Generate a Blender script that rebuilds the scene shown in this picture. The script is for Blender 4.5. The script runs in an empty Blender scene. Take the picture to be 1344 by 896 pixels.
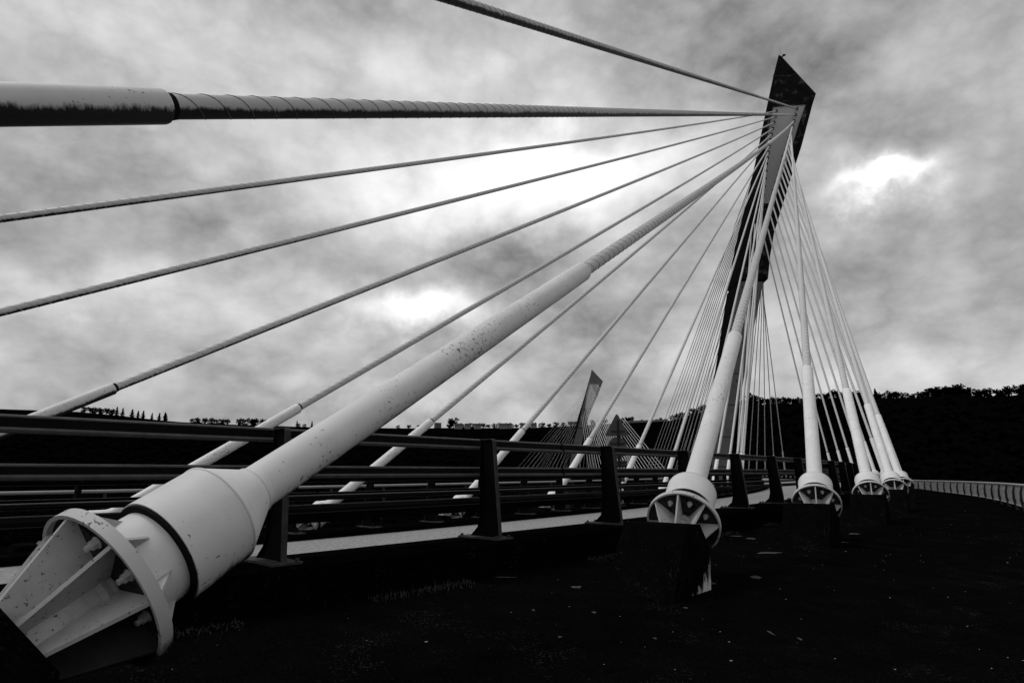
import bpy, math, random
from mathutils import Vector, Matrix
import numpy as np
random.seed(7)
C = bpy.context.scene.collection
R_ = math.radians
# ------------------------------------------------------------------ camera
F_PX, PITCH, ROLL = 783.85, R_(12.44), R_(0.17)
cd = bpy.data.cameras.new('camera'); cam = bpy.data.objects.new('camera', cd); C.objects.link(cam)
cd.sensor_width = 36; cd.lens = F_PX / 1344 * 36; cd.clip_start = .05; cd.clip_end = 20000
FWD = Vector((0, math.cos(PITCH), math.sin(PITCH))); UP0 = Vector((0, -math.sin(PITCH), math.cos(PITCH)))
RT = Vector((1, 0, 0)) * math.cos(ROLL) - UP0 * math.sin(ROLL); UPV = Vector((1, 0, 0)) * math.sin(ROLL) + UP0 * math.cos(ROLL)
m = Matrix((RT, UPV, -FWD)).transposed().to_4x4(); cam.matrix_world = m
bpy.context.scene.camera = cam
vs = bpy.context.scene.view_settings
vs.view_transform = 'Standard'; vs.look = 'None'; vs.exposure = 0; vs.gamma = 1

def ray(px, py):
    return RT * ((px - 672) / F_PX) + UPV * ((448 - py) / F_PX) + FWD
def bear(px, py=621):
    r = ray(px, py); return math.atan2(r.x, r.y), r.z / math.hypot(r.x, r.y)

# ------------------------------------------------------------------ sun and clouded sky
SUN_B, SUN_E = R_(-75), R_(60)
sd = bpy.data.lights.new('sun', 'SUN'); sun = bpy.data.objects.new('sun', sd); C.objects.link(sun)
sd.energy = 1.5; sd.angle = R_(16); sd.color = (1, 1, 1)
sdir = Vector((math.sin(SUN_B) * math.cos(SUN_E), math.cos(SUN_B) * math.cos(SUN_E), math.sin(SUN_E)))
sun.rotation_euler = sdir.to_track_quat('Z', 'Y').to_euler()
W = bpy.data.worlds.new('World'); bpy.context.scene.world = W; W.use_nodes = True
nt = W.node_tree; nt.nodes.clear()
def N(t, **k):
    n = nt.nodes.new(t)
    for a, v in k.items(): setattr(n, a, v)
    return n
def M(op, a, b=None, c=None, clamp=False):
    n = N('ShaderNodeMath', operation=op); n.use_clamp = clamp
    for i, v in enumerate((a, b, c)):
        if v is None: continue
        if isinstance(v, (int, float)): n.inputs[i].default_value = v
        else: nt.links.new(v, n.inputs[i])
    return n.outputs[0]
def VM(op, a, b=None, out=0):
    n = N('ShaderNodeVectorMath', operation=op)
    for i, v in enumerate((a, b)):
        if v is None: continue
        if isinstance(v, (tuple, list, Vector)): n.inputs[i].default_value = tuple(v)
        elif isinstance(v, (int, float)): n.inputs['Scale'].default_value = v
        else: nt.links.new(v, n.inputs[i])
    return n.outputs[out]
tc = N('ShaderNodeTexCoord'); D0 = tc.outputs['Generated']
# flatten the cloud deck: project direction on a high plane
sep = N('ShaderNodeSeparateXYZ'); nt.links.new(D0, sep.inputs[0])
zz = M('ADD', M('MAXIMUM', sep.outputs[2], 0.0), .55)
cmb = N('ShaderNodeCombineXYZ')
nt.links.new(M('DIVIDE', sep.outputs[0], zz), cmb.inputs[0]); nt.links.new(M('DIVIDE', sep.outputs[1], zz), cmb.inputs[1])
P = cmb.outputs[0]
def noise(vec, scale, detail, rough=.55, off=(0, 0, 0), col=False, dist=0):
    n = N('ShaderNodeTexNoise'); nt.links.new(VM('ADD', vec, off), n.inputs['Vector'])
    n.inputs['Scale'].default_value = scale; n.inputs['Detail'].default_value = detail
    n.inputs['Roughness'].default_value = rough; n.inputs['Distortion'].default_value = dist
    return n.outputs['Color' if col else 'Fac']
warp = VM('SUBTRACT', noise(D0, 7.0, 6, .55, (3, 1, 0), True), (.5, .5, .5))
wv = N('ShaderNodeVectorMath', operation='SCALE'); nt.links.new(warp, wv.inputs[0]); wv.inputs['Scale'].default_value = .17
Dw = VM('NORMALIZE', VM('ADD', D0, wv.outputs[0]))
sq = VM('MULTIPLY', D0, (1.0, 1.0, 1.5))
n1 = noise(sq, 3.3, 8, .52, (11.3, 4.2, 3))
def billow(sc, off, rough=.5): return M('ABSOLUTE', M('SUBTRACT', noise(sq, sc, 7, rough, off), .5))
b1, b2 = billow(5.0, (4, 9, 2)), billow(11.0, (1, 5, 7), .55)
base = M('ADD', .355, M('ADD', M('MULTIPLY', M('SUBTRACT', n1, .5), .85), M('ADD', M('MULTIPLY', b1, .75), M('MULTIPLY', b2, .60))))
# brighter breaks and darker banks of cloud: (pixel x, y, half width, half height, amount)
LOBES = [(745, 222, 150, 50, .68), (610, 262, 150, 40, .30), (540, 398, 70, 24, .82), (1168, 238, 38, 16, 1.3), (1168, 246, 70, 34, .25),
         (90, 372, 95, 24, .25), (420, 190, 90, 30, .18), (560, 505, 120, 22, .25), (60, 70, 260, 70, .16), (330, 60, 200, 60, .10), (640, 90, 110, 34, .14), (1240, 480, 160, 22, .16),
         (260, 300, 170, 45, -.10), (1250, 350, 200, 80, -.13), (1180, 90, 230, 90, -.08), (1210, 60, 180, 60, -.06), (700, 345, 70, 28, -.12), (700, 440, 110, 30, -.10), (1090, 330, 60, 50, -.08), (330, 480, 160, 26, -.08)]
acc = base
for (px, py, hw, hh, a) in LOBES:
    c = ray(px, py).normalized(); rr = (c.cross(Vector((0, 0, 1)))).normalized(); uu = rr.cross(c)
    k = c.dot(FWD) / F_PX
    x = M('MULTIPLY', VM('DOT_PRODUCT', Dw, rr, 1), 1 / (hw * k)); y = M('MULTIPLY', VM('DOT_PRODUCT', Dw, uu, 1), 1 / (hh * k))
    q = M('ADD', M('MULTIPLY', x, x), M('MULTIPLY', y, y))
    front = M('GREATER_THAN', VM('DOT_PRODUCT', Dw, c, 1), .3)
    g = M('MULTIPLY', M('EXPONENT', M('MULTIPLY', q, -.8)), front)
    acc = M('ADD', acc, M('MULTIPLY', g, a))
acc = M('MAXIMUM', acc, .10)
sky = N('ShaderNodeTexSky', sky_type='NISHITA'); sky.sun_disc = False; sky.sun_elevation = SUN_E; sky.sun_rotation = SUN_B
bw = N('ShaderNodeRGBToBW'); nt.links.new(sky.outputs[0], bw.inputs[0])
thin = M('MULTIPLY', M('MINIMUM', bw.outputs[0], 12.0), .006)            # the little light the cloud lets through unscattered
tot = M('MULTIPLY', M('ADD', acc, thin), 10.0)
bg = N('ShaderNodeBackground'); bg.inputs['Strength'].default_value = .1; nt.links.new(tot, bg.inputs['Color'])
wo = N('ShaderNodeOutputWorld'); nt.links.new(bg.outputs[0], wo.inputs[0])

# ------------------------------------------------------------------ materials
def mat(name, v, rough=.8, spec=.2, nscale=6, namt=.35, bump=0, bscale=40, speck=0, speckscale=30, grime_shade=False, streak=0, metallic=0, patch=0, pscale=1, lime=False, grain=0):
    """grey procedural material: base value v, broad mottling, optional speckles, bump and grime with painted underside shade"""
    global nt
    mt = bpy.data.materials.new(name); mt.use_nodes = True; keep = nt; nt = mt.node_tree; nt.nodes.clear()
    b = N('ShaderNodeBsdfPrincipled'); o = N('ShaderNodeOutputMaterial'); nt.links.new(b.outputs[0], o.inputs[0])
    b.inputs['Roughness'].default_value = rough; b.inputs['Specular IOR Level'].default_value = spec; b.inputs['Metallic'].default_value = metallic
    t = N('ShaderNodeTexCoord').outputs['Object']
    val = M('MULTIPLY', v, M('ADD', 1.0, M('MULTIPLY', M('SUBTRACT', noise(t, nscale, 6, .6), .5), 2 * namt)))
    if speck:
        s = noise(t, speckscale, 3, .7, (5, 2, 9)); big = noise(t, nscale * .4, 3, .5, (1, 8, 3))
        mask = M('GREATER_THAN', M('ADD', s, M('MULTIPLY', M('SUBTRACT', big, .5), .5)), 1 - speck)
        val = M('MULTIPLY', val, M('SUBTRACT', 1.0, M('MULTIPLY', mask, .8)))
    if patch:
        pm = M('MULTIPLY', M('SUBTRACT', noise(t, pscale, 8, .72, (3, 6, 1)), .54), 7.0, None, True)
        if grain: pm = M('MULTIPLY', M('ADD', pm, .12), M('MULTIPLY', M('SUBTRACT', noise(t, grain, 3, .7, (8, 8, 8)), .56), 8.0, None, True))
        val = M('MAXIMUM', M('ADD', val, M('MULTIPLY', pm, patch)), .001)
    if lime:    # lime washed out of the lower rear corner of the block
        sp = N('ShaderNodeSeparateXYZ'); nt.links.new(t, sp.inputs[0])
        mp = N('ShaderNodeMapping'); nt.links.new(t, mp.inputs[0]); mp.inputs['Scale'].default_value = (9, 9, 4)
        f = M('ADD', noise(mp.outputs[0], 1, 6, .7), M('ADD', M('MULTIPLY', M('ADD', sp.outputs[2], .62), -1.3), M('MULTIPLY', M('ADD', sp.outputs[1], .62), .9)))
        lm = M('MULTIPLY', M('MULTIPLY', M('SUBTRACT', f, .62), 6.0, None, True), M('GREATER_THAN', sp.outputs[0], .435))
        val = M('ADD', val, M('MULTIPLY', lm, .55))
    if streak:
        mp = N('ShaderNodeMapping'); nt.links.new(t, mp.inputs[0]); mp.inputs['Scale'].default_value = (6, 6, .5)
        s = noise(mp.outputs[0], 1, 5, .65, (2, 2, 2))
        val = M('MULTIPLY', val, M('SUBTRACT', 1.0, M('MULTIPLY', M('SMOOTH_MIN', M('MAXIMUM', M('SUBTRACT', s, .45), 0), 1, .01), streak * 5), None, True))
    if grime_shade:   # algae and underside shade, both painted along the lowest line of a tube (local -X is the lowest line), with a ragged fringe
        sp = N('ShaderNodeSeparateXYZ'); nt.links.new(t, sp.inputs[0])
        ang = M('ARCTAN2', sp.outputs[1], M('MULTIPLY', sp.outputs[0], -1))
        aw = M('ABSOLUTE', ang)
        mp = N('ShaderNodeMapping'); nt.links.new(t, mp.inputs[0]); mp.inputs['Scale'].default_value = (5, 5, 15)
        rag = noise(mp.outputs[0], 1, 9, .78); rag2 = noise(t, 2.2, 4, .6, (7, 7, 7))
        lim = M('ADD', grime_shade, M('ADD', M('MULTIPLY', M('SUBTRACT', rag, .5), 1.1), M('MULTIPLY', M('SUBTRACT', rag2, .5), .7)))
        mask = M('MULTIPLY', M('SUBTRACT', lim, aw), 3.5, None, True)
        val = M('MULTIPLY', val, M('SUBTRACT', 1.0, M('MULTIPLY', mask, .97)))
    nt.links.new(val, b.inputs['Base Color'])
    if bump:
        bp = N('ShaderNodeBump'); bp.inputs['Strength'].default_value = bump; bp.inputs['Distance'].default_value = .02
        nt.links.new(noise(t, bscale, 6, .65, (4, 4, 4)), bp.inputs['Height']); nt.links.new(bp.outputs[0], b.inputs['Normal'])
    nt = keep
    return mt
m_white = mat('white_paint', .76, .5, .2, 3, .16, .06, 60, .345, 26)
m_whiteg = mat('white_paint_grime_shaded', .76, .5, .2, 3, .16, .06, 60, .345, 26, grime_shade=.85)
m_strand = mat('pale_stay_sheath', .58, .5, .2, 2, .14, .03, 40, grime_shade=.8)
m_whited = mat('white_paint_heavy_grime_shade', .70, .5, .2, 3, .16, .06, 60, .345, 26, grime_shade=1.4)
m_strandd = mat('pale_stay_sheath_heavy_grime_shade', .60, .5, .2, 2, .12, .03, 40, grime_shade=1.3)
m_fillet = mat('dark_fillet', .13, .8, .1, 6, .4)  # darker than the other fillets, so the helix reads as a line
m_fillet2 = mat('pale_fillet', .46, .7, .1, 6, .4)
m_ringg = mat('white_flange_paint', .55, .55, .2, 5, .16, .03, 60, .33, 16, grime_shade=.95)  # foot of the ring darkened: algae together with painted shade
m_gusd = mat('algae_shade_gusset', .03, .9, .05, 5, .8, .1, 60)  # lower gussets: algae and shadow both put into this colour
m_strandp = mat('pale_stay_sheath_clean', .58, .5, .2, 2, .12)
m_plate = mat('shade_dark_anchor_plate', .035, .75, .1, 9, .6, .1, 80, .4, 18)  # shadow inside the anchor put into the plate colour
m_gusset = mat('white_gusset_paint', .50, .55, .2, 5, .34, .03, 60, .34, 42, patch=-.16, pscale=4)
m_bolt = mat('galvanised_bolt', .55, .4, .4, 20, .2)
m_black = mat('black_void', .004, .9, 0, 5, .3)
m_collar_gap_shade = mat('rubber_and_gap_shade', .01, .8, .05, 9, .3)
m_rail = mat('weathered_dark_rail_paint', .004, .6, .08, 8, .5, .25, 70)
m_lip = mat('skylit_dirty_rail_edge', .10, .8, .1, 9, .55, .4, 60)  # bird dirt plus the sky highlight on rail edges, painted pale
m_post = mat('weathered_dark_post_paint', .003, .7, .05, 7, .6, .25, 60)
m_pfl = mat('lit_post_steel', .05, .8, .1, 6, .95, .4, 50)  # paler than the web: light on the post edge put into colour
m_walk = mat('black_bituminous_walkway', .0025, .95, 0, 2.2, .9, .6, 90, patch=.05, pscale=1.3, grain=45)
m_kerb = mat('algae_black_kerb_concrete', .002, .95, 0, 3, .8, .4, 50, patch=.045, pscale=1.6, grain=26)
m_block = mat('black_stained_anchor_concrete', .0035, .95, 0, 5, .9, .6, 60, patch=.05, pscale=3, grain=38)
m_blockl = mat('lime_streaked_anchor_concrete', .0035, .95, 0, 5, .9, .6, 60, patch=.05, pscale=3, grain=38, lime=True)
m_road = mat('pale_wet_sheen_asphalt', .25, .85, .15, 16, 1.5, .5, 120)  # sky reflection of the wet road painted in as pale colour
m_paint = mat('road_marking_paint', .55, .7, .2, 30, .2)
m_lime = mat('lime_stain', .4, .9, 0, 20, .6)
m_head = mat('dark_weathered_concrete', .015, .9, .02, .9, .9, .2, 3, patch=.13, pscale=.45)
m_seam = mat('lime_bloomed_joint', .03, .9, 0, 1, .8, 0, 40, patch=.25, pscale=2)
m_side = mat('shade_black_concrete', .006, .9, 0, .4, .8, .2, 3)  # flank shade as near-black colour, also behind the joints
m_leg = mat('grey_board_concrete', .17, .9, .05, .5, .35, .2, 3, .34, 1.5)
m_box = mat('pale_steel_anchor_box', .52, .6, .1, .15, .12)
m_hole = mat('dark_hole', .003, .9, 0)
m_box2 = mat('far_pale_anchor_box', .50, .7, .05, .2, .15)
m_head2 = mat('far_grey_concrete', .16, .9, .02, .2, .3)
m_deck = mat('deck_concrete', .02, .9, .02, .5, .5)
m_fence = mat('grey_fence_metal', .30, .5, .3, 4, .25)
m_fpost = mat('dark_fence_post', .03, .6, .1, 4, .4)
m_mesh = mat('fence_wire', .50, .5, .3, 4, .5)
m_hill = mat('dark_wooded_ground', .0012, 1, 0, .02, .6)
m_leaf = mat('dark_foliage', .0018, 1, 0, .5, .7)
m_bark = mat('dark_bark', .003, 1, 0, 2, .5)
m_field = mat('pale_field_grass', .045, 1, 0, .03, .4)
m_water = mat('dark_river_water', .002, .7, .0, .05, .3)
m_wallh = mat('pale_render_wall', .22, .9, .05, .2, .2)
m_roof = mat('slate_roof', .03, .8, .1, .3, .3)
m_sign = mat('grey_sign_back', .085, .6, .3, 5, .25)
m_signd = mat('dark_sign_bracket', .02, .6, .2, 5, .25)
m_grass = mat('dry_grass', .055, 1, 0, 3, .6)
m_litter = mat('pale_grit', .25, .9, 0, 9, .3)

# ------------------------------------------------------------------ mesh helpers
class MB:
    def __init__(s): s.v = []; s.f = []
    def add(s, v, f):
        k = len(s.v); s.v += [tuple(p) for p in v]; s.f += [tuple(i + k for i in q) for q in f]; return s
    def box(s, x0, x1, y0, y1, z0, z1):
        return s.add([(x0,y0,z0),(x1,y0,z0),(x1,y1,z0),(x0,y1,z0),(x0,y0,z1),(x1,y0,z1),(x1,y1,z1),(x0,y1,z1)],
                     [(0,3,2,1),(4,5,6,7),(0,1,5,4),(1,2,6,5),(2,3,7,6),(3,0,4,7)])
    def prism(s, poly, ex, ey, ez, o, depth):
        """polygon [(a,b)] spanned by ex, ey at o, extruded by depth along ez (centred)"""
        n = len(poly); o = Vector(o)
        v = [o + ex * a + ey * b - ez * depth / 2 for a, b in poly] + [o + ex * a + ey * b + ez * depth / 2 for a, b in poly]
        return s.add(v, [tuple(range(n))[::-1], tuple(range(n, 2 * n))] + [(i, (i + 1) % n, n + (i + 1) % n, n + i) for i in range(n)])
    def rings(s, rings, cap0=True, cap1=True, closed=True):
        n = len(rings[0]); v = [p for r in rings for p in r]; f = []
        for j in range(len(rings) - 1):
            for i in range(n if closed else n - 1):
                a = j * n + i; b = j * n + (i + 1) % n; f.append((a, b, b + n, a + n))
        if cap0: f.append(tuple(range(n))[::-1])
        if cap1: f.append(tuple(range((len(rings) - 1) * n, len(rings) * n)))
        return s.add(v, f)
    def lathe(s, prof, n=32, cap0=False, cap1=False, c=(0, 0)):
        return s.rings([[(c[0] + r * math.cos(2 * math.pi * i / n), c[1] + r * math.sin(2 * math.pi * i / n), z) for i in range(n)] for z, r in prof], cap0, cap1)
    def tube(s, p0, p1, r0, r1=None, n=8):
        p0, p1 = Vector(p0), Vector(p1); r1 = r0 if r1 is None else r1
        d = (p1 - p0).normalized(); a = d.orthogonal().normalized(); b = d.cross(a)
        return s.rings([[p + a * (r * math.cos(2 * math.pi * i / n)) + b * (r * math.sin(2 * math.pi * i / n)) for i in range(n)] for p, r in ((p0, r0), (p1, r1))])
    def build(s, name, m_, parent=None, smooth=False, **props):
        me = bpy.data.meshes.new(name); me.from_pydata(s.v, [], s.f); me.update()
        me.materials.append(m_)
        if smooth:
            me.polygons.foreach_set('use_smooth', [True] * len(me.polygons)); me.set_sharp_from_angle(angle=R_(38))
        o = bpy.data.objects.new(name, me); C.objects.link(o)
        if parent: o.parent = parent
        for k, v in props.items(): o[k] = v
        return o
def inst(src, parent=None, matrix=None, name=None):
    o = src.copy(); C.objects.link(o); o.parent = parent
    if matrix is not None: o.matrix_local = matrix
    return o
def thing(name, label, cat, loc=(0, 0, 0), group=None, rot=None):
    o = bpy.data.objects.new(name, None); C.objects.link(o); o.empty_display_size = .2
    mw = (rot or Matrix.Identity(3)).to_4x4(); mw.translation = Vector(loc); o.matrix_world = mw
    o['label'] = label; o['category'] = cat
    if group: o['group'] = group
    return o
PEND = []   # world-space part meshes moved into the space of their thing afterwards
def local(o, root):
    o.data.transform(root.matrix_world.inverted()); return o
W1 = ['first', 'second', 'third', 'fourth', 'fifth', 'sixth', 'seventh', 'eighth', 'ninth', 'tenth', 'eleventh', 'twelfth', 'thirteenth', 'fourteenth', 'fifteenth', 'sixteenth', 'seventeenth', 'eighteenth', 'nineteenth', 'twentieth']
ORD = W1 + ['twenty-' + w for w in W1[:9]] + ['thirtieth'] + ['thirty-' + w for w in W1[:9]]

# ------------------------------------------------------------------ the line of the bridge
TH0 = R_(44.354); RC = 191.968; R1 = RC - 10.3
nv = Vector((-math.cos(TH0), math.sin(TH0))); CC = nv * RC
def heading_pt(c, R, th):       # point on an arc of radius R round c with heading th (turning left)
    return c + Vector((math.cos(th), -math.sin(th))) * R
S_P1 = 103.2; TH1 = TH0 - S_P1 / R1; PP1 = heading_pt(CC, R1, TH1)
MAIN = 322.0; RM = 1000.0; CM = PP1 - Vector((math.cos(TH1), -math.sin(TH1))) * RM
TH2 = TH1 - MAIN / RM; PP2 = heading_pt(CM, RM, TH2); CE = PP2 - Vector((math.cos(TH2), -math.sin(TH2))) * R1
def line(S, q, z=0):
    if S <= S_P1: th = TH0 - S / R1; c, r = CC, R1
    elif S <= S_P1 + MAIN: th = TH1 - (S - S_P1) / RM; c, r = CM, RM
    else: th = TH2 - (S - S_P1 - MAIN) / R1; c, r = CE, R1
    p = heading_pt(c, r + q, th); return Vector((p.x, p.y, z)), th
def S_of(s): return s * R1 / RC
def srange(a, b, step):
    n = max(1, int(math.ceil((b - a) / step))); return [a + (b - a) * i / n for i in range(n + 1)]
def sweep(mb, prof, a, b, step=2.0, cap=True):
    """closed profile [(q,z)] swept along the bridge"""
    return mb.rings([[line(S, q, z)[0] for q, z in prof] for S in srange(a, b, step)], cap, cap)
def circ(q, z, r, n=8): return [(q + r * math.cos(2 * math.pi * i / n), z + r * math.sin(2 * math.pi * i / n)) for i in range(n)]
SA, SB = -34.0, S_P1 + MAIN + 125

# ------------------------------------------------------------------ setting: deck, road, kerbs, walkways
def structure(mb, name, mt, smooth=False): return mb.build(name, mt, None, smooth, kind='structure')
b = MB(); sweep(b, [(10.6, -1.66), (10.6, -2.05), (4.5, -3.3), (-4.5, -3.5), (-10.8, -2.5), (-10.8, -2.1), (-4.3, -1.9), (4.4, -1.36)], SA, SB, 4); structure(b, 'bridge_deck', m_deck)
b = MB(); sweep(b, [(10.5, -1.615), (10.5, -1.655), (4.44, -1.355), (4.44, -1.30)], SA, SB, 2); structure(b, 'walkway', m_walk)
b = MB(); sweep(b, [(-4.64, -1.86), (-4.64, -1.90), (-10.7, -2.09), (-10.7, -2.05)], SA, SB, 2); structure(b, 'walkway', m_walk)
b = MB(); sweep(b, [(4.45, -.90), (4.42, -.874), (3.66, -.874), (3.62, -.90), (3.62, -1.34), (4.45, -1.34)], SA, SB, 2); structure(b, 'kerb', m_kerb)
b = MB(); sweep(b, [(-3.3, -1.44), (-3.33, -1.41), (-4.6, -1.41), (-4.64, -1.44), (-4.64, -1.88), (-3.3, -1.88)], SA, SB, 2); structure(b, 'kerb', m_kerb)
b = MB(); sweep(b, [(3.622, -1.04), (3.622, -1.2), (-3.30, -1.7), (-3.30, -1.52)], SA, SB, 2); structure(b, 'road', m_road)
b = MB(); sweep(b, [(.06, -1.293), (.06, -1.3), (-.06, -1.31), (-.06, -1.299)], SA, SB, 3); structure(b, 'road_marking', m_paint)

# ------------------------------------------------------------------ guardrails
def post_mesh(flip=1):
    H = 1.353
    web = [(-.10, 0), (.44, 0), (.42, .05), (.30, H - .03), (.27, H), (.09, H), (.07, H - .02), (.07, .30), (.03, .14), (-.10, .03)]
    b = MB(); ex, ez, ey = Vector((1 * flip, 0, 0)), Vector((0, 1, 0)), Vector((0, 0, 1))
    b.prism(web, ex, ey, ez, (0, 0, 0), .014)
    fo = [(.435, .0), (.45, .0), (.43, .06), (.313, H - .03), (.285, H + .005), (.08, H + .005), (.08, H - .008), (.268, H - .008), (.298, H - .04), (.418, .05)]
    fl = MB(); fl.prism(fo, ex, ey, ez, (0, 0, 0), .06)
    fi = [(.07, .30), (.07, H), (.056, H), (.056, .30), (.016, .145), (-.115, .03), (-.115, .0), (-.10, .0), (-.10, .03), (.03, .14)]
    b.prism(fi, ex, ey, ez, (0, 0, 0), .07)
    p = MB().box(-.25 if flip > 0 else -.52, .52 if flip > 0 else .25, -.16, .16, .0, .022)
    for (x, y) in ((-.21, -.12), (-.21, .12), (.47, -.12), (.47, .12)):
        p.lathe([(.022, .022), (.05, .022)], 6, True, True, (x * flip, y))
    return b, p, fl
def guardrail(label, q, zb, side, posts, a, c):
    """side +1: the posts stand out towards the near walkway, the rails hang on the road face"""
    o, th = line(0, q, zb); root = thing('guardrail', label, 'guardrail', o)
    H = 1.353
    def splices(top, h):
        for S in [S_of(-1.35 + 9.56 * k) for k in range(-2, 9)]:
            bb = MB(); pr = [(q + side * (u - .13), zb + v) for u, v in [(.05, top - h - .004), (.104, top - h + .001), (.145, top - h + .018), (.128, top - h + .046), (.107, top - h + .05), (.108, top - .008), (.095, top + .015), (.05, top + .015)]]
            sweep(bb, pr if side > 0 else pr[::-1], S, S + .05, .1); local(bb.build('splice', m_post, root), root)
    def rl(prof, mt=None):
        bb = MB(); sweep(bb, [(q + side * (u - .13), zb + v) for u, v in (prof if side > 0 else prof[::-1])], a, c, 1.6)
        local(bb.build('rail' if mt is None else 'rail_edge', mt or (m_rail if side > 0 else m_kerb), root, False), root)
    # deep upper rails: flat face with a rolled lip along the foot
    for top, h in ((H, .135), (H * .705, .12)):
        rl([(.06, top - h), (.10, top - h + .005), (.10, top - .012), (.09, top), (-.02, top), (-.03, top - .012), (-.03, top - h)])
        splices(top, h)
        rl([(.101, top - h - .01), (.13, top - h), (.14, top - h + .02), (.125, top - h + .038), (.101, top - h + .042)], m_lip)
        rl([(.07, top + .001), (.104, top - .014), (.106, top - .002), (.09, top + .012), (.07, top + .012)], m_lip)
    for top, h in ((H * .470, .055), (H * .395, .092)) + (((H * .325, .20),) if side < 0 else ()):
        rl([(.05, top - h), (.085, top - h + .012), (.092, top - h * .5), (.08, top - .01), (.05, top), (0, top), (-.02, top - .015), (-.02, top - h)])
        rl([(.035, top + .001), (.074, top - .004), (.074, top + .003), (.035, top + .006)], m_lip)
    wb, pb, fb = post_mesh(side); w0 = p0 = f0 = None
    for S in posts:
        p, th = line(S, q, zb); rot = Matrix.Rotation(-th, 4, 'Z'); rot.translation = p - o
        if w0 is None:
            w0 = wb.build('post', m_post, root); w0.matrix_local = rot; p0 = pb.build('base_plate', m_pfl, w0); f0 = fb.build('flange', m_pfl, w0)
        else:
            w = inst(w0, root, rot); inst(p0, w); inst(f0, w)
    return root
posts = [S_of(2.975 + 3.187 * k) for k in range(-9, 44)]
guardrail('dark weathered guardrail between the road and the walkway with the big anchors', 3.90, -.874, 1, posts, SA, S_P1 + 60)
guardrail('dark guardrail across the pale road, seen through the nearer one', -3.90, -1.41, -1, [S_of(7.7 + 2.42 * k) for k in range(-10, 58)], SA, S_P1 + 60)
b = MB()

# ------------------------------------------------------------------ pylons
E1 = math.radians(11.82); NV = Vector((math.sin(E1), math.cos(E1), 0)); D1 = 103.237
def onp(px, py, e=0):
    r = ray(px, py); return r * ((D1 + e) / r.dot(NV))
#        front-left      front-right   back-left   depth
LV = [((1022, 72), (1024.5, 73), (1020.5, 73), 6), ((1013.5, 128), (1071, 123), (1009, 128), 6), ((1009.5, 143), (1066.5, 137), (1005.8, 143), 6),
      ((1001, 190), (1052, 192), (995.5, 192), 6), ((993, 240), (1037.5, 236), (986, 240), 6), ((987, 267), (1027, 270), (979, 267), 6.5), ((982, 306), (1016, 306), (969, 306), 7), ((977, 335), (1011, 335), (962.5, 335), 7), ((972, 366), (1008, 366), (957, 366), 7)]
LL = [((971, 369), (1002, 369), (956.5, 369), 7), ((962, 410), (993.6, 411), (950, 410), 7.5), ((954, 450), (985.6, 450), (944.5, 450), 8), ((948, 490), (977.7, 490), (938, 490), 8),
      ((943, 531), (969.6, 531), (931, 531), 8), ((938, 573), (961.3, 573), (923, 573), 8), ((934, 612), (954, 612), (917, 612), 8), ((930, 660), (946, 660), (909, 660), 8)]
FLK = [(60, 1023), (72, 1021), (128, 1009), (143, 1005.8), (192, 995.5), (240, 986), (267, 979), (306, 969), (335, 962.5), (369, 957), (410, 950), (450, 944.5), (490, 938), (531, 931), (573, 923), (612, 917), (660, 909), (720, 900)]
def flank(y):
    for (y0, x0), (y1, x1) in zip(FLK[:-1], FLK[1:]):
        if y <= y1: break
    return x0 + (x1 - x0) * (y - y0) / (y1 - y0)
def corner(l):
    fl, fr, bl, e = l
    A, B = onp(*fl), onp(*fr); t = Vector((NV.y, -NV.x, 0)); P_ = A + NV * e
    for _ in range(6):                                   # slide the rear corner until it lies on the flank line
        q = P_.dot(FWD); x = 672 + F_PX * P_.dot(RT) / q; y = 448 - F_PX * P_.dot(UPV) / q
        P_ = P_ - t * ((x - flank(y)) * q / F_PX)
    return [A, B, B + NV * e - t * min(.8, (B - A).length * .3), P_]
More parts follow.
